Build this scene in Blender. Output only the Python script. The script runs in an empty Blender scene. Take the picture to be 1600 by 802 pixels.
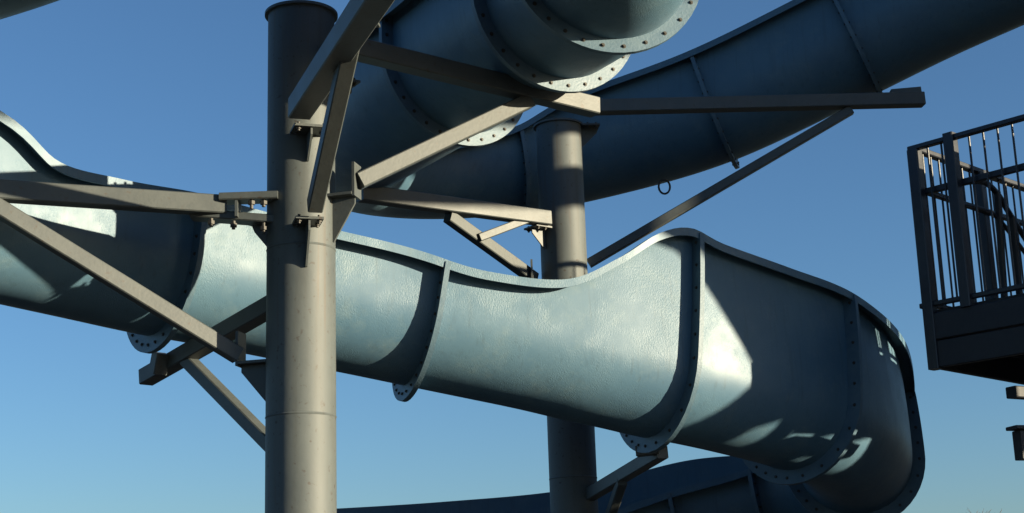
import bpy, bmesh, math, random
from mathutils import Vector, Matrix
from mathutils.geometry import intersect_line_plane
R = math.radians
random.seed(4)
sc = bpy.context.scene
C = sc.collection

# ---------------------------------------------------------------- camera
FPX = 2400.0
PITCH, ROLL = R(14.0), R(1.9)
CAM = Vector((0, 0, 1.6))
fwd = Vector((0, math.cos(PITCH), math.sin(PITCH)))
r0 = Vector((1, 0, 0)); u0 = Vector((0, -math.sin(PITCH), math.cos(PITCH)))
rgt = r0 * math.cos(ROLL) - u0 * math.sin(ROLL)
upv = u0 * math.cos(ROLL) + r0 * math.sin(ROLL)
cd = bpy.data.cameras.new('camera'); cam = bpy.data.objects.new('camera', cd); C.objects.link(cam)
cam.matrix_world = Matrix.Translation(CAM) @ Matrix((rgt, upv, -fwd)).transposed().to_4x4()
cd.sensor_width = 36; cd.lens = 36 * FPX / 1600; cd.clip_start = 0.1; cd.clip_end = 3000
sc.camera = cam

def P(px, py, d):
    """place seen at picture point (px, py), d metres in front of the camera"""
    return CAM + d * (fwd + rgt * ((px - 800) / FPX) - upv * ((py - 401) / FPX))

def proj(p):
    q = p - CAM; d = q.dot(fwd)
    return 800 + FPX * q.dot(rgt) / d, 401 - FPX * q.dot(upv) / d, d

# ---------------------------------------------------------------- light
SUN_AZ, SUN_EL = R(69), R(8.5)
sund = Vector((math.cos(SUN_EL) * math.sin(SUN_AZ), -math.cos(SUN_EL) * math.cos(SUN_AZ), math.sin(SUN_EL)))
w = bpy.data.worlds.new('World'); sc.world = w; w.use_nodes = True
nt = w.node_tree; nt.nodes.clear()
sky = nt.nodes.new('ShaderNodeTexSky'); sky.sky_type = 'NISHITA'; sky.sun_disc = False
sky.sun_elevation = SUN_EL; sky.sun_rotation = math.atan2(sund.x, sund.y)
sky.air_density = 1.0; sky.dust_density = 1.0; sky.ozone_density = 3.9; sky.altitude = 600
bg = nt.nodes.new('ShaderNodeBackground'); bg.inputs[1].default_value = 0.070
out = nt.nodes.new('ShaderNodeOutputWorld')
nt.links.new(sky.outputs[0], bg.inputs[0]); nt.links.new(bg.outputs[0], out.inputs[0])
sl = bpy.data.lights.new('sun', 'SUN'); sl.energy = 5.0; sl.angle = R(0.55); sl.color = (1.0, 0.86, 0.60)
so = bpy.data.objects.new('sun', sl); C.objects.link(so); so.location = (20, -15, 20)
so.rotation_euler = sund.to_track_quat('Z', 'Y').to_euler()
sc.view_settings.view_transform = 'Standard'; sc.view_settings.look = 'None'
sc.view_settings.exposure = 1.38; sc.view_settings.gamma = 1.0; sc.view_settings.use_curve_mapping = False

# ---------------------------------------------------------------- materials
def mat(name, base, rough=0.5, metal=0.0, var=None, vscale=3.0, bump=0.0, bscale=60.0, spec=0.5, coat=0.0, streak=None, spots=None):
    m = bpy.data.materials.new(name); m.use_nodes = True
    n = m.node_tree.nodes; l = m.node_tree.links; b = n['Principled BSDF']
    b.inputs['Base Color'].default_value = (*base, 1); b.inputs['Roughness'].default_value = rough
    b.inputs['Metallic'].default_value = metal; b.inputs['Specular IOR Level'].default_value = spec
    b.inputs['Coat Weight'].default_value = coat; b.inputs['Coat Roughness'].default_value = 0.18
    tc = n.new('ShaderNodeTexCoord')
    col = None
    if var:
        no = n.new('ShaderNodeTexNoise'); no.inputs['Scale'].default_value = vscale; no.inputs['Detail'].default_value = 8
        no.inputs['Roughness'].default_value = 0.65
        l.new(tc.outputs['Object'], no.inputs['Vector'])
        rp = n.new('ShaderNodeValToRGB'); rp.color_ramp.elements[0].position = 0.32; rp.color_ramp.elements[1].position = 0.68
        rp.color_ramp.elements[0].color = (*base, 1); rp.color_ramp.elements[1].color = (*var, 1)
        l.new(no.outputs['Fac'], rp.inputs[0]); col = rp.outputs[0]
        if streak:      # rain streaks running down the surface
            mp = n.new('ShaderNodeMapping'); mp.inputs['Scale'].default_value = (14, 14, 0.7)
            l.new(tc.outputs['Object'], mp.inputs[0])
            ns = n.new('ShaderNodeTexNoise'); ns.inputs['Scale'].default_value = 1.0; ns.inputs['Detail'].default_value = 5
            l.new(mp.outputs[0], ns.inputs['Vector'])
            r2 = n.new('ShaderNodeValToRGB'); r2.color_ramp.elements[0].position = 0.5; r2.color_ramp.elements[1].position = 0.78
            r2.color_ramp.elements[0].color = (0, 0, 0, 1); r2.color_ramp.elements[1].color = (0.55, 0.55, 0.55, 1)
            l.new(ns.outputs['Fac'], r2.inputs[0])
            mx = n.new('ShaderNodeMix'); mx.data_type = 'RGBA'
            l.new(r2.outputs[0], mx.inputs[0]); l.new(col, mx.inputs[6]); mx.inputs[7].default_value = (*streak, 1)
            col = mx.outputs[2]
        if spots:       # small patches of rust or dirt
            n3 = n.new('ShaderNodeTexNoise'); n3.inputs['Scale'].default_value = 26; n3.inputs['Detail'].default_value = 6
            l.new(tc.outputs['Object'], n3.inputs['Vector'])
            r3 = n.new('ShaderNodeValToRGB'); r3.color_ramp.elements[0].position = 0.62; r3.color_ramp.elements[1].position = 0.72
            r3.color_ramp.elements[0].color = (0, 0, 0, 1); r3.color_ramp.elements[1].color = (0.7, 0.7, 0.7, 1)
            l.new(n3.outputs['Fac'], r3.inputs[0])
            mx = n.new('ShaderNodeMix'); mx.data_type = 'RGBA'
            l.new(r3.outputs[0], mx.inputs[0]); l.new(col, mx.inputs[6]); mx.inputs[7].default_value = (*spots, 1)
            col = mx.outputs[2]
        l.new(col, b.inputs['Base Color'])
        rr = n.new('ShaderNodeMapRange'); rr.inputs[3].default_value = max(0.05, rough - 0.1); rr.inputs[4].default_value = rough + 0.14
        l.new(no.outputs['Fac'], rr.inputs[0]); l.new(rr.outputs[0], b.inputs['Roughness'])
    if name.endswith('pipe'):   # rust and dirt runs down the pipe
        mp = n.new('ShaderNodeMapping'); mp.inputs['Scale'].default_value = (16, 16, .55); l.new(tc.outputs['Object'], mp.inputs[0])
        q = n.new('ShaderNodeTexNoise'); q.inputs['Scale'].default_value = 1.0; q.inputs['Detail'].default_value = 7; l.new(mp.outputs[0], q.inputs['Vector'])
        rr2 = n.new('ShaderNodeValToRGB'); rr2.color_ramp.elements[0].position = .60; rr2.color_ramp.elements[1].position = .72
        rr2.color_ramp.elements[0].color = (0, 0, 0, 1); rr2.color_ramp.elements[1].color = (.5, .5, .5, 1); l.new(q.outputs['Fac'], rr2.inputs[0])
        mx = n.new('ShaderNodeMix'); mx.data_type = 'RGBA'; l.new(rr2.outputs[0], mx.inputs[0]); l.new(col, mx.inputs[6]); mx.inputs[7].default_value = (.075, .045, .025, 1)
        l.new(mx.outputs[2], b.inputs['Base Color'])
    if bump:
        nb = n.new('ShaderNodeTexNoise'); nb.inputs['Scale'].default_value = bscale; nb.inputs['Detail'].default_value = 4
        l.new(tc.outputs['Object'], nb.inputs['Vector'])
        bp = n.new('ShaderNodeBump'); bp.inputs['Strength'].default_value = bump; bp.inputs['Distance'].default_value = 0.01
        l.new(nb.outputs['Fac'], bp.inputs['Height']); l.new(bp.outputs[0], b.inputs['Normal'])
        if coat: l.new(bp.outputs[0], b.inputs['Coat Normal'])
    return m

def fibreglass(name, lo, hi, chalk, dirt):
    m = bpy.data.materials.new(name); m.use_nodes = True
    n = m.node_tree.nodes; l = m.node_tree.links; b = n['Principled BSDF']
    tc = n.new('ShaderNodeTexCoord').outputs['Object']
    def noise(sc_, det, scl=None, rgh=0.6):
        v = tc
        if scl:
            mp = n.new('ShaderNodeMapping'); mp.inputs['Scale'].default_value = scl; l.new(tc, mp.inputs[0]); v = mp.outputs[0]
        q = n.new('ShaderNodeTexNoise'); q.inputs['Scale'].default_value = sc_; q.inputs['Detail'].default_value = det; q.inputs['Roughness'].default_value = rgh
        l.new(v, q.inputs['Vector']); return q.outputs['Fac']
    def ramp(f, a, b_, c0=(0, 0, 0, 1), c1=(1, 1, 1, 1)):
        r = n.new('ShaderNodeValToRGB'); e = r.color_ramp.elements; e[0].position = a; e[1].position = b_; e[0].color = c0; e[1].color = c1
        l.new(f, r.inputs[0]); return r.outputs[0]
    def mix(f, a, c):
        x = n.new('ShaderNodeMix'); x.data_type = 'RGBA'; l.new(f, x.inputs[0]); l.new(a, x.inputs[6]); x.inputs[7].default_value = (*c, 1); return x.outputs[2]
    col = ramp(noise(1.3, 6), .35, .65, (*lo, 1), (*hi, 1))
    col = mix(ramp(noise(3.5, 10, rgh=.75), .52, .70, c1=(.45, .45, .45, 1)), col, chalk)          # sun-faded chalky patches
    col = mix(ramp(noise(1.0, 6, (22, 22, 1.1)), .55, .80, c1=(.50, .50, .50, 1)), col, dirt)       # rain streaks
    col = mix(ramp(noise(34, 6), .66, .74, c1=(.35, .35, .35, 1)), col, dirt)                       # specks
    l.new(col, b.inputs['Base Color'])
    patch = ramp(noise(2.6, 5), .40, .62)
    mr = n.new('ShaderNodeMapRange'); mr.inputs[3].default_value = .36; mr.inputs[4].default_value = .58; l.new(noise(5, 8), mr.inputs[0]); l.new(mr.outputs[0], b.inputs['Roughness'])
    b.inputs['Specular IOR Level'].default_value = .42
    ms = n.new('ShaderNodeMapRange'); ms.inputs[3].default_value = .05; ms.inputs[4].default_value = .70; l.new(patch, ms.inputs[0])
    b1 = n.new('ShaderNodeBump'); b1.inputs['Distance'].default_value = .006; l.new(ms.outputs[0], b1.inputs['Strength']); l.new(noise(1.0, 6, (120, 120, 48)), b1.inputs['Height'])
    b2 = n.new('ShaderNodeBump'); b2.inputs['Distance'].default_value = .05; b2.inputs['Strength'].default_value = .12; l.new(noise(2.2, 2), b2.inputs['Height']); l.new(b1.outputs[0], b2.inputs['Normal'])
    l.new(b2.outputs[0], b.inputs['Normal'])
    return m

M = {}
M['flume'] = fibreglass('weathered_blue_fibreglass', (0.060, 0.124, 0.184), (0.080, 0.150, 0.204), (0.130, 0.190, 0.215), (0.044, 0.075, 0.095))
M['lip'] = mat('blue_fibreglass_edge', (0.055, 0.105, 0.150), 0.5, var=(0.085, 0.140, 0.180), vscale=6, bump=0.2, bscale=50)
M['column'] = mat('grey_painted_steel_pipe', (0.059, 0.070, 0.073), 0.6, var=(0.080, 0.093, 0.094), vscale=1.6, bump=0.08, bscale=25, streak=(0.050, 0.050, 0.044), spots=(0.035, 0.024, 0.017))
M['arm'] = mat('grey_painted_steel_beam', (0.048, 0.056, 0.058), 0.5, var=(0.070, 0.079, 0.079), vscale=4, bump=0.1, bscale=40, spots=(0.05, 0.035, 0.025))
M['bolt'] = mat('dull_zinc_bolt', (0.045, 0.042, 0.038), 0.6, metal=0.3)
M['rail'] = mat('dark_painted_rail', (0.014, 0.017, 0.025), 0.4, var=(0.024, 0.027, 0.035), vscale=9, bump=0.1)
M['deck'] = mat('dark_stained_timber', (0.016, 0.018, 0.025), 0.6, var=(0.028, 0.029, 0.034), vscale=6, bump=0.3, bscale=30)
M['ground'] = mat('dry_winter_grass', (0.014, 0.020, 0.009), 0.9, var=(0.026, 0.027, 0.015), vscale=0.6, bump=0.5, bscale=6)
M['paving'] = mat('dark_asphalt', (0.025, 0.025, 0.026), 0.85, var=(0.038, 0.038, 0.037), vscale=1.2, bump=0.2, bscale=12)
M['bark'] = mat('grey_bark', (0.10, 0.08, 0.06), 0.85, var=(0.16, 0.13, 0.10), vscale=3, bump=0.5, bscale=10)

# ---------------------------------------------------------------- helpers
def link(name, me, m, parent=None):
    o = bpy.data.objects.new(name, me); C.objects.link(o)
    if m: me.materials.append(m)
    if parent is not None: o.parent = parent
    return o

def wloc(o):
    v = Vector(o.location)
    while o.parent: o = o.parent; v += Vector(o.location)
    return v

def mk(name, bm, m, parent=None, smooth=True, ang=35):
    """link bm (built in world coordinates) with its origin at the parent's base"""
    if parent is not None:
        bmesh.ops.translate(bm, verts=bm.verts, vec=-wloc(parent))
    bmesh.ops.recalc_face_normals(bm, faces=bm.faces)
    me = bpy.data.meshes.new(name); bm.to_mesh(me); bm.free()
    if smooth:
        for p in me.polygons: p.use_smooth = True
        me.set_sharp_from_angle(angle=R(ang))
    return link(name, me, m, parent)

def thing(name, label, cat, loc, group=None):
    o = bpy.data.objects.new(name, None); C.objects.link(o); o.location = loc
    o['label'] = label; o['category'] = cat
    if group: o['group'] = group
    return o

def add_bar(bm, a, b, wd, ht, up=None, ch=0.008):
    """box section from a to b, wd across, ht along up, with chamfered long edges"""
    a = Vector(a); b = Vector(b); t = (b - a).normalized()
    up = Vector(up) if up is not None else Vector((0, 0, 1))
    if abs(t.dot(up)) > 0.98: up = Vector((0, 1, 0))
    s = t.cross(up).normalized(); u = s.cross(t).normalized()
    x, y = wd / 2, ht / 2; c = min(ch, x * 0.45, y * 0.45)
    pr = [(-x + c, -y), (x - c, -y), (x, -y + c), (x, y - c), (x - c, y), (-x + c, y), (-x, y - c), (-x, -y + c)]
    va = [bm.verts.new(a + s * p + u * q) for p, q in pr]; vb = [bm.verts.new(b + s * p + u * q) for p, q in pr]
    for i in range(8):
        j = (i + 1) % 8; bm.faces.new((va[i], va[j], vb[j], vb[i]))
    bm.faces.new(va[::-1]); bm.faces.new(vb)

def add_cyl(bm, a, b, r1, r2=None, n=16):
    a = Vector(a); b = Vector(b); r2 = r1 if r2 is None else r2
    t = (b - a).normalized(); q = t.orthogonal().normalized(); s = t.cross(q)
    va = []; vb = []
    for i in range(n):
        c = 2 * math.pi * i / n; d = q * math.cos(c) + s * math.sin(c)
        va.append(bm.verts.new(a + d * r1)); vb.append(bm.verts.new(b + d * r2))
    for i in range(n):
        j = (i + 1) % n; bm.faces.new((va[i], va[j], vb[j], vb[i]))
    bm.faces.new(va[::-1]); bm.faces.new(vb)

def add_plate(bm, pts, th, nrm):
    """flat plate of outline pts with thickness th along nrm"""
    nrm = Vector(nrm).normalized()
    a = [bm.verts.new(Vector(p) - nrm * th / 2) for p in pts]; b = [bm.verts.new(Vector(p) + nrm * th / 2) for p in pts]
    n = len(pts)
    for i in range(n):
        j = (i + 1) % n; bm.faces.new((a[i], a[j], b[j], b[i]))
    bm.faces.new(a[::-1]); bm.faces.new(b)

def bar(name, a, b, wd, ht, m, parent, up=None, ch=0.008):
    bm = bmesh.new(); add_bar(bm, a, b, wd, ht, up, ch); return mk(name, bm, m, parent)

# ---------------------------------------------------------------- ground
bm = bmesh.new()
vs = [bm.verts.new(p) for p in ((-1500, -1500, 0), (1500, -1500, 0), (1500, 1500, 0), (-1500, 1500, 0))]; bm.faces.new(vs)
g = mk('ground', bm, M['ground']); g['kind'] = 'structure'
bm = bmesh.new()
vs = [bm.verts.new(p) for p in ((-14, -8, 0.004), (22, -8, 0.004), (22, 24, 0.004), (-14, 24, 0.004))]; bm.faces.new(vs)
g = mk('pavement', bm, M['paving']); g['kind'] = 'structure'

# ---------------------------------------------------------------- the flume
# control points: place, tube radius, rim height above the tube axis on the right and on the left of the run
def CP(px, py, d, hr, hl, r=0.60): return (P(px, py, d), r, hr, hl)
def CW(x, y, z, hr, hl, r=0.60): return (Vector((x, y, z)), r, hr, hl)
CTRL = [
    CW(14.0, 12.0, 11.9, .3, .3), CW(11.2, 13.6, 11.4, .3, .4),
    CP(1960, -190, 16.1, .4, .5, .63), CP(1750, -125, 16.5, .4, .5, .63), CP(1600, -58, 16.9, .4, .5, .63), CP(1450, 10, 17.3, .4, .5, .63), CP(1300, 85, 17.6, .4, .5, .63),
    CP(1110, 175, 17.9, .4, .5, .63), CP(930, 228, 18.2, .4, .42, .63), CP(800, 252, 18.2, .5, .2, .63), CP(680, 258, 17.8, .6, .1, .63),
    CP(585, 248, 17.0, .6, .0, .63), CP(545, 226, 15.9, .6, .0, .63), CP(572, 195, 14.7, .5, .1, .63), CP(635, 150, 13.6, .35, .2, .63),
    CP(730, 88, 12.8, .3, .3, .63), CP(862, 5, 11.8, .4, .4, .63), CP(958, -80, 10.85, .3, .6, .63),
    CW(0.66, 9.2, 6.50, .1, .7, .62), CW(0.15, 8.6, 6.58, .1, .7), CW(-0.8, 8.35, 6.58, .1, .7), CW(-2.0, 8.5, 6.34, .1, .7),
    CW(-3.3, 8.9, 6.1, .2, .8), CW(-4.5, 8.95, 5.8, .2, .8, .58), CW(-5.4, 9.2, 5.5, .3, .5, .57), CW(-5.7, 9.7, 5.2, .5, .35, .57), CW(-5.1, 10.0, 4.95, .6, .15, .57),
    CP(-110, 318, 11.0, .60, .1, .58), CP(0, 350, 11.38, .34, .1, .58), CP(120, 380, 11.76, .34, .15, .58), CP(240, 410, 12.12, .40, .2, .58), CP(340, 430, 12.42, .38, .2, .58),
    CP(430, 450, 12.66, .38, .2, .58), CP(530, 471, 12.86, .38, .2, .58), CP(620, 491, 13.05, .37, .2, .58), CP(720, 513, 13.20, .34, .2, .58), CP(830, 536, 13.38, .42, .2, .585),
    CP(900, 553, 13.50, .72, .2, .59), CP(960, 567, 13.62, 1.05, .2, .59), CP(1010, 578, 13.73, 1.17, .2), CP(1060, 588, 13.87, 1.09, .2), CP(1150, 610, 14.20, 1.05, .2),
    CP(1250, 642, 14.75, 1.04, .2), CP(1325, 690, 15.58, .90, .2), CP(1322, 738, 16.7, .55, .25), CP(1230, 768, 17.4, .52, .25), CP(1080, 795, 17.7, .62, .18),
    CP(900, 828, 17.8, .52, .05), CP(700, 846, 17.6, .50, .05), CP(450, 862, 17.4, .50, .05), CP(150, 880, 17.2, .5, .1),
]
def cr(a, b, c, d, t):
    return 0.5 * ((2 * b) + (c - a) * t + (2 * a - 5 * b + 4 * c - d) * t * t + (3 * b - a - 3 * c + d) * t ** 3)
raw = []
for i in range(1, len(CTRL) - 2):
    for k in range(24):
        t = k / 24
        raw.append(tuple(cr(CTRL[i - 1][j], CTRL[i][j], CTRL[i + 1][j], CTRL[i + 2][j], t) for j in range(4)) + (i + t,))
# even spacing
STEP = 0.07
acc = [0.0]
for i in range(1, len(raw)): acc.append(acc[-1] + (raw[i][0] - raw[i - 1][0]).length)
N = int(acc[-1] / STEP); ST = []; k = 0
for i in range(N):
    s = i * acc[-1] / (N - 1) * 0.99999
    while acc[k + 1] < s: k += 1
    f = (s - acc[k]) / (acc[k + 1] - acc[k])
    ST.append([raw[k][j] * (1 - f) + raw[k + 1][j] * f for j in range(5)])
pts = [s[0] for s in ST]
for _ in range(10):     # settle small kinks
    pts = [pts[0]] + [(pts[i - 1] + pts[i] * 2 + pts[i + 1]) / 4 for i in range(1, N - 1)] + [pts[-1]]
FR = []
for i in range(N):
    t = (pts[min(i + 1, N - 1)] - pts[max(i - 1, 0)]).normalized()
    s = t.cross(Vector((0, 0, 1))).normalized(); u = s.cross(t).normalized()
    FR.append((pts[i], t, s, u, ST[i][1], ST[i][2], ST[i][3], ST[i][4]))

NS = 20
def side(r, h, off):
    """outer skin from the bottom to the rim on one side, moved outwards by off; (across, up)"""
    th = math.acos(max(-1, min(1, -min(h, 0) / r))) if h < 0 else math.pi / 2
    La = r * th; L = La + max(h, 0); o = []
    for k in range(NS + 1):
        s = L * k / NS
        if s <= La: a = s / r; x, y, nx, ny = r * math.sin(a), -r * math.cos(a), math.sin(a), -math.cos(a)
        else:
            e = s - La; lean = 0.06 * e * e; x, y = r - lean, e; sl_ = 0.12 * e; q = math.hypot(1, sl_); nx, ny = 1 / q, sl_ / q
        o.append((x + nx * off, y + ny * off))
    return o
TH = 0.014; LIPW, LIPH = 0.125, 0.072
def profile(r, hr, hl):
    """closed outline of the flume wall with turned-down lips"""
    R_, L_ = side(r, hr, 0), side(r, hl, 0)
    Ri, Li = side(r, hr, -TH), side(r, hl, -TH)
    o = [(-x, y) for x, y in L_[::-1]] + R_[1:]
    x, y = R_[-1]; o[-1] = (x, y - 0.012)
    o += [(x + LIPW - 0.012, y - 0.012), (x + LIPW - 0.012, y - LIPH), (x + LIPW, y - LIPH), (x + LIPW, y), ]
    xi, yi = Ri[-1]; o += [(xi, y)]
    o += Ri[-2:0:-1] + [(-a, b) for a, b in Li[:-1]]
    x, y = L_[-1]; xi, yi = Li[-1]; o += [(-xi, y), (-x - LIPW, y), (-x - LIPW, y - LIPH), (-x - LIPW + 0.012, y - LIPH), (-x - LIPW + 0.012, y - 0.012)]
    o[0] = (-x, y - 0.012)
    return o

slide = thing('water_slide', 'long open weathered blue fibreglass flume winding around the grey steel columns against the sky', 'water slide', (pts[0].x, pts[0].y, 0))
def nearest(px, lo, hi):
    best = None
    for i in range(N):
        if lo <= FR[i][7] <= hi:
            q = proj(FR[i][0]); e = abs(q[0] - px)
            if best is None or e < best[0]: best = (e, i)
    return best[1]
def param(v): return min(range(N), key=lambda i: abs(FR[i][7] - v))
idx_c0 = next(i for i, c in enumerate(CTRL) if (c[0] - P(-110, 318, 11.0)).length < 1e-4)
idx_e = 2
LAST = len(CTRL)
joints = [param(1.5), nearest(1800, 1, 6), nearest(1335, 2, 8), nearest(1115, 4, 10), nearest(800, 5, 10.5), 
          nearest(715, 14.1, 16), nearest(866, 14.5, 17), param(16.85),
          param(19), param(21), param(23),
          nearest(256, idx_c0, LAST - 8), nearest(655, idx_c0, LAST - 8), nearest(1020, idx_c0, LAST - 8), param(idx_c0 + 14.95), param(idx_c0 + 16.55),
          param(idx_c0 + 18.2), nearest(1060, idx_c0 + 17.5, LAST), nearest(640, idx_c0 + 18, LAST)]
joints = sorted(set(joints))
cuts = [0] + joints + [N - 1]

for a, b in zip(cuts[:-1], cuts[1:]):
    if b - a < 2: continue
    bm = bmesh.new(); prev = None; nprof = None; sharp = []
    for i in range(a, b + 1):
        p, t, s, u, r, hr, hl, _ = FR[i]
        pr = profile(r, hr, hl)
        ring = [bm.verts.new(p + s * x + u * y) for x, y in pr]
        if prev:
            n = len(ring)
            for j in range(n):
                k = (j + 1) % n; bm.faces.new((prev[j], prev[k], ring[k], ring[j]))
        else: bm.faces.new(ring[::-1])
        prev = ring
    bm.faces.new(prev)
    mk('flume_section', bm, M['flume'], slide, ang=40)

FW, FT = 0.135, 0.022
for i in joints:
    p, t, s, u, r, hr, hl, _ = FR[i]
    FW = 0.105 if FR[i][7] < 18 else 0.135
    inn = [(-x, y) for x, y in side(r, hl, -0.002)[::-1]] + side(r, hr, -0.002)[1:]
    ou = [(-x, y) for x, y in side(r, hl, FW)[::-1]] + side(r, hr, FW)[1:]
    # stop below the lip
    bm = bmesh.new(); L = []
    m_ = len(inn)
    for k in range(m_):
        (x1, y1), (x2, y2) = inn[k], ou[k]
        if k in (0, m_ - 1): y1 -= 0.014; y2 = y1
        L.append([bm.verts.new(p + s * x + u * y + t * d) for x, y, d in ((x1, y1, -FT), (x2, y2, -FT), (x2, y2, FT), (x1, y1, FT))])
    for k in range(m_ - 1):
        for q in range(4): bm.faces.new((L[k][q], L[k][(q + 1) % 4], L[k + 1][(q + 1) % 4], L[k + 1][q]))
    bm.faces.new(L[0]); bm.faces.new(L[-1][::-1])
    fl = mk('joint_flange', bm, M['lip'], slide, ang=40)
    mid = [(-x, y) for x, y in side(r, hl, FW * 0.55)[::-1]] + side(r, hr, FW * 0.55)[1:]
    bm = bmesh.new()
    for k in range(1, m_ - 1, 2):
        x, y = mid[k]; c = p + s * x + u * y
        add_cyl(bm, c - t * (FT + 0.014), c + t * (FT + 0.014), 0.010, n=6)
        add_cyl(bm, c - t * (FT + 0.003), c + t * (FT + 0.003), 0.016, n=8)
    bo = mk('flange_bolt', bm, M['bolt'], fl); bo['kind'] = 'stuff'

# small drain ring hanging under the upper run
bm = bmesh.new(); c0 = P(1038, 292, 17.5)
for k in range(14):
    a0, a1 = [2 * math.pi * (k + d_) / 14 for d_ in (0, 1)]
    add_cyl(bm, c0 + Vector((.065 * math.cos(a0), 0, .085 * math.sin(a0))), c0 + Vector((.065 * math.cos(a1), 0, .085 * math.sin(a1))), .012, n=6)
mk('hanging_ring', bm, M['bolt'], slide)

# ---------------------------------------------------------------- support columns
def column(px, D, r, top_py, label):
    base = P(px, 401, D); x, y = base.x, base.y
    lo, hi = 2.0, 14.0
    for _ in range(40):
        m_ = (lo + hi) / 2
        if proj(Vector((x, y - r, m_)))[1] > top_py: lo = m_
        else: hi = m_
    z = lo
    t = thing('support_column', label, 'column', (x, y, 0), 'steel columns holding up the water slide')
    bm = bmesh.new(); add_cyl(bm, (x, y, 0.03), (x, y, z), r, n=64); mk('pipe', bm, M['column'], t)
    for zz in (1.9, 3.15, 4.35):
        bm = bmesh.new(); add_cyl(bm, (x, y, zz - .009), (x, y, zz), r, r + .004, n=64); add_cyl(bm, (x, y, zz), (x, y, zz + .009), r + .004, r, n=64); mk('weld_seam', bm, M['column'], t)
    bm = bmesh.new(); add_cyl(bm, (x, y, z), (x, y, z + 0.02), r + 0.025, n=64); mk('top_plate', bm, M['column'], t)
    bm = bmesh.new(); add_cyl(bm, (x, y, 0.004), (x, y, 0.03), r + 0.16, n=32); mk('base_plate', bm, M['column'], t)
    return t, Vector((x, y, 0)), z

col1, c1, z1 = column(470.5, 11.0, 0.245, 6, 'tall grey steel column at front left with beams bolted to all sides')
col2, c2, z2 = column(881, 16.0, 0.240, 188, 'grey steel column behind the middle of the blue flume')

def bracket(t, c, rad, at, dirv, wid=0.20, drop=0.25, ln=0.20):
    """bolted seat: a shelf plate, an end plate and a gusset under it, on the pipe side facing dirv"""
    d = Vector((dirv.x, dirv.y, 0)).normalized(); s = Vector((-d.y, d.x, 0)); up = Vector((0, 0, 1))
    o = Vector((c.x, c.y, at.z)) + d * (rad - 0.01)
    bm = bmesh.new()
    add_plate(bm, [o + s * wid / 2, o + s * wid / 2 + d * ln, o - s * wid / 2 + d * ln, o - s * wid / 2], 0.018, up)
    b = mk('shelf_plate', bm, M['arm'], t, smooth=False)
    bm = bmesh.new()
    q = o - up * 0.0095
    add_plate(bm, [q, q + d * (ln - 0.02), q - up * drop * 0.25 + d * (ln - 0.02), q - up * drop + d * 0.03, q - up * drop], 0.014, s)
    mk('gusset_plate', bm, M['arm'], t, smooth=False)
    bm = bmesh.new()
    for k in (-1, 1):
        for e in (0.35, 0.8):
            c0 = o + s * wid * 0.36 * k + d * ln * e
            add_cyl(bm, c0 - up * 0.035, c0 + up * 0.03, 0.011, n=6); add_cyl(bm, c0 - up * 0.022, c0 - up * 0.0095, 0.019, n=6)
    bo = mk('bracket_bolt', bm, M['bolt'], b); bo['kind'] = 'stuff'

def arm(t, c, rad, a, b, wd, ht, name='support_arm', brk=True, **kw):
    bar(name, a, b, wd, ht, M['arm'], t)
    if brk:
        d = b - a
        bracket(t, c, rad, a - Vector((0, 0, ht / 2 + 0.011)), d, wid=wd + 0.09, **kw)

# left arm and brace of the front column (nearer the camera than the flume)
bar('support_arm', P(352, 322, 10.95), P(-220, 284, 10.1), 0.12, 0.135, M['arm'], col1)
bar('mounting_lug', P(345, 311, 10.93), P(436, 308, 10.93), 0.15, 0.055, M['arm'], col1)
bar('mounting_lug', P(300, 336, 10.96), P(436, 346, 10.96), 0.15, 0.06, M['arm'], col1)
bm = bmesh.new(); q0 = P(372, 324, 10.93); add_plate(bm, [q0 + Vector((0, -.075, .075)), q0 + Vector((0, .075, .075)), q0 + Vector((0, .075, -.085)), q0 + Vector((0, -.075, -.085))], .018, (1, 0, 0)); mk('end_plate', bm, M['arm'], col1, smooth=False)
bm = bmesh.new()
for px_, py_, e in ((393, 317, .045), (412, 317, .03), (330, 348, .03), (365, 352, .03), (412, 357, .04)):
    q0 = P(px_, py_, 10.88); add_cyl(bm, q0 - Vector((0, 0, e)), q0 + Vector((0, 0, e)), .014, n=6); add_cyl(bm, q0 - Vector((0, 0, .014)), q0 + Vector((0, 0, .012)), .026, n=6)
bo = mk('lug_bolt', bm, M['bolt'], col1); bo['kind'] = 'stuff'
q0 = P(424, 352, 11.0)
bm = bmesh.new(); add_plate(bm, [q0 + Vector((.05, 0, 0)), q0 + Vector((-.14, 0, 0)), q0 + Vector((-.12, 0, -.05)), q0 + Vector((.05, 0, -.26))], .016, (0, 1, 0)); mk('gusset_plate', bm, M['arm'], col1, smooth=False)
a = P(-40, 302, 10.32); b = P(372, 556, 10.92)
bar('diagonal_brace', a, b, 0.10, 0.11, M['arm'], col1)
def lower_bracket(t, p, c, rad, drop=.28):
    """upright end plate, ledge to the pipe and a tapered gusset below"""
    d = Vector((c.x - p.x, c.y - p.y, 0)); L = d.length - rad; d.normalize(); s = Vector((-d.y, d.x, 0)); up = Vector((0, 0, 1))
    bm = bmesh.new(); add_plate(bm, [p + up * .13 + s * .07, p + up * .13 - s * .07, p - up * .12 - s * .07, p - up * .12 + s * .07], .02, d); mk('end_plate', bm, M['arm'], t, smooth=False)
    q = p + d * .011 - up * .10
    bm = bmesh.new(); add_plate(bm, [q + s * .08, q + s * .08 + d * L, q - s * .08 + d * L, q - s * .08], .02, up); mk('shelf_plate', bm, M['arm'], t, smooth=False)
    q = q - up * .011
    bm = bmesh.new(); add_plate(bm, [q + d * .0, q + d * L, q + d * L - up * drop, q + d * (L - .02) - up * drop, q - up * .05], .02, s); mk('gusset_plate', bm, M['arm'], t, smooth=False)
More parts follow.
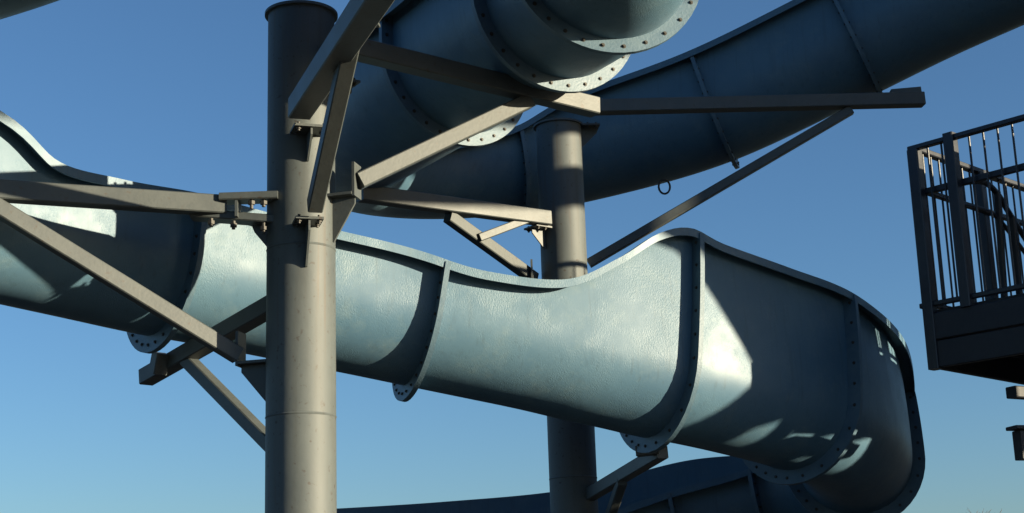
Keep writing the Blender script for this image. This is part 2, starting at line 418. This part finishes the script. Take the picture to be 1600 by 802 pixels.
lower_bracket(col1, P(376, 548, 10.95), c1, .245)
# rear left arm under the flume, with its brace
arm(col1, c1, .245, P(452, 462, 11.15), P(228, 590, 12.55), 0.13, 0.13, brk=False)
bar('diagonal_brace', P(430, 702, 11.15), P(292, 562, 12.1), 0.10, 0.10, M['arm'], col1)
bm = bmesh.new(); q = P(420, 688, 11.1); add_plate(bm, [q + Vector((0, -.07, .17)), q + Vector((0, .07, .17)), q + Vector((0, .07, -.17)), q + Vector((0, -.07, -.17))], .02, (1, 0, 0)); mk('end_plate', bm, M['arm'], col1, smooth=False)
# saddle on that arm, carrying the flume joint
bm = bmesh.new(); add_bar(bm, P(246, 584, 12.2), P(252, 552, 12.2), .12, .10); mk('saddle', bm, M['arm'], col1)
# arm reaching from the front column towards the camera, with its brace
fa, fb = P(468, 170, 10.72), P(608, -40, 8.2)
arm(col1, c1, .245, fa, fb, 0.16, 0.15, drop=.2)
ga, gb = P(492, 322, 10.62), P(550, 58, 9.35)
arm(col1, c1, .245, ga, gb, 0.105, 0.12, name='diagonal_brace', drop=.3)
bm = bmesh.new(); add_bar(bm, P(552, 36, 9.3), P(590, 34, 9.28), .15, .02); mk('splice_plate', bm, M['arm'], col1)
# arm towards the right, carrying the flume behind it, with its brace
arm(col1, c1, .245, P(522, 68, 10.95), P(930, 168, 12.2), 0.13, 0.14, drop=.2)
bar('diagonal_brace', P(560, 284, 11.02), P(826, 158, 11.85), 0.11, 0.115, M['arm'], col1)
lower_bracket(col1, P(557, 284, 11.02), c1, .245, drop=.32)

# rear column
arm(col2, c2, .24, P(925, 168, 16.0), P(1442, 156, 16.4), 0.14, 0.14, drop=.2)
bar('diagonal_brace', P(1330, 172, 16.3), P(920, 412, 16.1), 0.085, 0.095, M['arm'], col2)
arm(col2, c2, .24, P(856, 342, 15.85), P(562, 302, 14.5), 0.13, 0.15, drop=.2)
bar('diagonal_brace', P(700, 338, 15.1), P(835, 436, 15.9), 0.10, 0.12, M['arm'], col2)
bar('knee_brace', P(748, 372, 15.3), P(838, 338, 15.75), 0.07, 0.08, M['arm'], col2)
bm = bmesh.new(); q = P(831, 425, 15.8); add_plate(bm, [q + Vector((0, -.06, .12)), q + Vector((0, .06, .12)), q + Vector((0, .06, -.2)), q + Vector((0, -.06, -.2))], .02, (1, 0, 0)); mk('end_plate', bm, M['arm'], col2, smooth=False)
bar('support_arm', P(885, 795, 15.8), P(1035, 706, 13.75), 0.11, 0.12, M['arm'], col2)
bar('diagonal_brace', P(972, 752, 14.5), P(925, 890, 15.8), 0.09, 0.09, M['arm'], col2)
bar('saddle', P(995, 706, 13.8), P(1030, 702, 13.75), 0.12, 0.09, M['arm'], col2)
bar('saddle', P(1392, 147, 16.4), P(1438, 143, 16.4), 0.10, 0.08, M['arm'], col2)

# ---------------------------------------------------------------- stair tower with railing
k0 = P(1428, 232, 14.2)
ZR = k0.z; ZD = ZR - 1.55
uN = Vector((0.70, -0.714, 0)).normalized(); uF = Vector((0.714, 0.70, 0)).normalized()
k0 = Vector((k0.x, k0.y, 0))
tower = thing('stair_tower', 'dark raised landing with barred railing at the right edge of the view', 'stair tower', k0)
def tp(a, b, z): return k0 + uN * a + uF * b + Vector((0, 0, z))
W1, W2 = 1.2, 2.45
def tbar(name, a0, b0, z0_, a1, b1, z1_, w_, h_, m='rail', up=None):
    return bar(name, tp(a0, b0, z0_), tp(a1, b1, z1_), w_, h_, M[m], tower, up=up)
def post(a, b, z0_, z1_, s=0.11): return tbar('post', a, b, z0_, a, b, z1_, s, s, up=uN)
post(0, 0, ZD - .52, ZR - .02, .105)
for a in (.38,): post(a, -0.012, ZD - .02, ZR + .04 if a < .5 else ZR - .03, .10)
for b in (1.15, 2.3): post(0, b, ZD - .02, ZR - .03, .10)
tbar('rail', -.05, 0, ZR, W1, 0, ZR, .07, .045); tbar('rail', .05, .055, ZR - .42, W1, .055, ZR - .42, .05, .06); tbar('rail', -.09, 0, ZD + .07, W1, 0, ZD + .07, .05, .045)
tbar('rail', 0, .06, ZR - .004, 0, W2, ZR - .004, .08, .05); tbar('rail', .055, .1, ZR - .425, .055, W2, ZR - .425, .05, .05); tbar('rail', 0, .06, ZD + .073, 0, W2, ZD + .073, .05, .045)
tbar('rail', W1, .06, ZR - .05, W1, W2, ZR - .05, .08, .05)
src = None
def balus(a, b):
    global src
    if src is None:
        bm = bmesh.new(); add_cyl(bm, (0, 0, 0), (0, 0, ZR - ZD - .1), 0.0105, n=8)
        me = bpy.data.meshes.new('baluster'); bm.to_mesh(me); bm.free(); me.materials.append(M['rail']); src = me
    o = bpy.data.objects.new('baluster', src); C.objects.link(o); o.parent = tower; o.location = tp(a, b, ZD + .08) - Vector(k0)
for i in range(1, 9):
    if abs(i * .14 - .38) > .065: balus(i * .14, 0)
for i in range(1, 17):
    if min(abs(i * .14 - 1.15), abs(i * .14 - 2.3)) > .06: balus(0, i * .14)
for q in ((-.0, .0, W1, 0), (0, .045, 0, W2), (W1, .045, W1, W2), (0, W2 + .045, W1, W2 + .045)):
    tbar('edge_beam', q[0], q[1], ZD - .14, q[2], q[3], ZD - .14, .08, .24, 'deck')
    tbar('fascia_board', q[0], q[1], ZD - .39, q[2], q[3], ZD - .39, .06, .24, 'deck')
for i in range(16):
    b = .10 + i * .145
    tbar('deck_board', -.02, b, ZD, W1, b, ZD, .137, .04, 'deck')
for i in range(2):
    a = .45 + i * .5
    tbar('joist', a, .06, ZD - .16, a, W2, ZD - .16, .06, .24, 'deck')
for a, b in ((1.0, 1.5), (1.0, 2.3)):
    tbar('tower_leg', a, b, 0.02, a, b, ZD - .36, .18, .18, up=uN)
tbar('cross_beam', .95, .7, ZD - .44, 1.25, .7, ZD - .44, .16, .16, 'deck')
tbar('cross_beam', .95, 2.1, ZD - .44, 1.25, 2.1, ZD - .44, .16, .16, 'deck')
tbar('cross_beam', 1.0, .62, ZD - .95, 1.25, .62, ZD - .95, .14, .30, 'deck')
tbar('cross_beam', .98, .30, ZD - .60, .98, 2.0, ZD - .60, .10, .12, 'deck')
q = P(1590, 696, 12.6)
bar('cross_beam', q, q + Vector((.9, .25, 0)), .12, .24, M['deck'], tower)
q = P(1580, 669, 12.6)
bar('beam_cap', q, q + Vector((1.0, .28, 0)), .16, .03, M['deck'], tower)
q = P(1668, 694, 12.55); tl = Vector((q.x, q.y, 0))
bar('tower_leg', tl + Vector((0, 0, .02)), tl + Vector((0, 0, ZD - .05)), .16, .16, M['rail'], tower, up=uN)
q = P(1580, 613, 13.3)
bar('cross_beam', q, q + Vector((.9, .5, 0)), .12, .10, M['deck'], tower)
# bent handrails of the stair running down from the back of the landing
def tube(name, pts_, r_, m, parent):
    bm = bmesh.new()
    for p_, q_ in zip(pts_[:-1], pts_[1:]): add_cyl(bm, p_, q_, r_, n=10)
    return mk(name, bm, m, parent)
def arc(pts_, n=5):
    o = [P(*pts_[0])]
    for i in range(len(pts_) - 1):
        g_ = [Vector(pts_[max(0, min(len(pts_) - 1, i + k))]) for k in (-1, 0, 1, 2)]
        for k in range(1, n + 1): o.append(P(*cr(*g_, k / n)))
    return o
tube('stair_rail', arc([(1482, 292, 14.0), (1530, 283, 14.3), (1556, 300, 14.5), (1578, 335, 14.7), (1620, 402, 15.1)]), .028, M['rail'], tower)
tube('stair_rail', arc([(1490, 318, 14.0), (1540, 330, 14.4), (1565, 348, 14.568), (1620, 420, 15.1)]), .022, M['rail'], tower)
for px_, y0_, y1_ in ((1558, 300, 474), (1582, 340, 470)):
    bar('post', P(px_ + 12, y1_, 14.5), P(px_, y0_, 14.5), .055, .055, M['rail'], tower, up=uN)

# ---------------------------------------------------------------- unseen boarded house added right of the view to shade the slide
sh = thing('shade_house', 'unseen boarded shape on posts, added right of the view to cast shadow on the slide', 'shadow caster', (9.0, 6.0, 0))
def box(name, a, b, m, parent):
    bm = bmesh.new(); bmesh.ops.create_cube(bm, size=1)
    a = Vector(a); b = Vector(b)
    for v in bm.verts: v.co = Vector(((a[k] + b[k]) / 2 + v.co[k] * (b[k] - a[k])) for k in range(3))
    return mk(name, bm, m, parent, smooth=False)
HX, HY0, HY1, HZ, HD = 8.6, 4.6, 17.0, 7.44, 1.5
def S(x, y, z):
    """where the sun line through a lit spot crosses the added shadow-casting wall"""
    k = (HX - x) / sund.x; return y + k * sund.y, z + k * sund.z
ha, hb = S(.58, 15.29, 6.72), S(.57, 15.29, 6.36)
sun_holes = [(ha[0] - .3, ha[0] + .22, hb[1], ha[1])]  # opening added to let a sun patch reach the rear column
def shade_wall(x, y0, y1, z0_, z1_, name='shade_board'):
    n = int((y1 - y0) / .3)
    for i in range(n):
        a, b = y0 + i * (y1 - y0) / n + .001, y0 + (i + 1) * (y1 - y0) / n - .001
        segs = [(z0_, z1_)]
        for h in sun_holes:
            if a < h[1] and b > h[0] and h[2] > z0_: segs = [(z0_, h[2]), (h[3], z1_)]
        for c, d in segs: box(name, (x - (i % 2) * .01, a, c), (x + .03, b, d), M['deck'], sh)
shade_wall(HX, HY0, HY1, HZ, 9.8)
box('shade_floor', (HX + .04, HY0, HZ), (HX + HD, HY1, HZ + .2), M['deck'], sh)
box('shade_roof', (HX - .3, HY0 - .3, 12.6), (HX + HD + .3, HY1 + .3, 12.75), M['deck'], sh)
for y in (12.6, 14.6, HY1 - .2):
    for x in (HX + .3, HX + HD - .2):
        box('post', (x - .1, y - .1, 0.01), (x + .1, y + .1, 12.58), M['deck'], sh)  # posts of the added unseen house
# added unseen panels, outlined so their shadow edge shapes the sun wedge on the bend
def panel(name, pts, x=HX):
    bm = bmesh.new(); add_plate(bm, [(x, a, b) for a, b in pts], .04, (1, 0, 0)); return mk(name, bm, M['deck'], sh, smooth=False)
a_, b_, c_, t_, d_, e_ = S(1.0, 12.85, 5.06), S(1.42, 13.12, 4.86), S(1.69, 13.21, 4.568), S(2.14, 13.44, 3.80), S(1.85, 13.33, 3.5), S(1.41, 13.35, 3.28)
YC, ZT = t_[0] + .005, 6.42
w0, w1 = S(3.50, 14.85, 4.60), S(3.62, 14.86, 3.95)  # edges of an opening that lets sun onto the bend's end
panel('shade_side', [t_, c_, b_, a_, (a_[0] - .5, a_[1] + .06), (a_[0] - .5, ZT), (t_[0], ZT)])
panel('shade_side', [(t_[0], t_[1] - .02), d_, e_, (e_[0] - 1.5, e_[1] - 1.1), (e_[0] - 1.5, e_[1] - 1.9), (t_[0], t_[1] - 1.1)])
panel('shade_side', [(e_[0] - 1.52, e_[1] - 1.12), (e_[0] - 1.52, e_[1] - 1.9), (t_[0], .3), (t_[0], 1.2)])
panel('shade_core', [(YC, 0.02), (17.0, 0.02), (17.0, 3.75), (YC, 3.75)])
panel('shade_core', [(YC, 4.57), (w0[0] - .25, 4.57), (w0[0] - .25, ZT), (YC, ZT)])
panel('shade_core', [(w0[0] - .25, 4.57), (w0[0], w1[1]), (w0[0], w0[1] - .1), (w0[0] + .2, w0[1] + .1), (w0[0] + .2, ZT), (w0[0] - .25, ZT)])
panel('shade_core', [(w0[0] + .2, w0[1] + .1), (w0[0] + .62, w0[1] - .1), (17.0, w0[1] - .1), (17.0, ZT), (w0[0] + .2, ZT)])
panel('shade_core', [(w0[0] + .62, 4.57), (17.0, 4.57), (17.0, w0[1] - .12), (w0[0] + .60, w0[1] - .12)])
SUN_GAPS = []
for q, hw, hh in (((2.06, 13.74, 3.28), .10, .06), ((2.53, 13.98, 3.28), .12, .07), ((2.71, 14.21, 3.20), .16, .08), ((3.10, 14.54, 3.17), .20, .11)):  # slots placed to throw slivers of sun on the lower bend
    gy, gz = S(*q); SUN_GAPS.append((gy - hw, gy + hw, gz - hh, gz + hh))
y = YC
for a, b, c, d in SUN_GAPS:
    panel('shade_core', [(y, 3.752), (a, 3.752), (a, 4.568), (y, 4.568)])
    panel('shade_core', [(a, 3.752), (b, 3.752), (b, c), (a, c - .06)]); panel('shade_core', [(a, d), (b, d + .04), (b, 4.568), (a, 4.568)])
    y = b
panel('shade_core', [(y, 3.752), (17.0, 3.752), (17.0, 4.568), (y, 4.568)])

# ---------------------------------------------------------------- bare tree far off
def bare_tree(x, y, h, label, seed):
    rnd = random.Random(seed)
    t = thing('bare_tree', label, 'tree', (x, y, 0))
    bt = bmesh.new(); bb = bmesh.new()
    def grow(bm, p, d, L, r, lev):
        q = p + d * L
        add_cyl(bm, p, q, r, r * .62, n=6 if lev > 1 else 10)
        if lev >= 6: return
        for k in range(3 if lev < 4 else 3):
            v = Vector((rnd.uniform(-1, 1), rnd.uniform(-1, 1), rnd.uniform(-.25, .8))).normalized()
            nd = (d * .75 + v * (.75 if lev else .55)).normalized()
            grow(bb, q - d * L * rnd.uniform(0, .25), nd, L * rnd.uniform(.62, .8), r * .58, lev + 1)
    grow(bt, Vector((x, y, 0)), Vector((0, 0, 1)), h * .3, h * .022, 0)
    zmax = max(v.co.z for v in bb.verts)
    k = h / zmax
    for bm in (bt, bb):
        for v in bm.verts: v.co = Vector((x + (v.co.x - x) * k, y + (v.co.y - y) * k, v.co.z * k))
    mk('trunk', bt, M['bark'], t); c = mk('crown', bb, M['bark'], t)
q = P(1500, 792, 48.0)
bare_tree(q.x, q.y, q.z, 'bare leafless treetop just showing at the bottom right corner', 3)
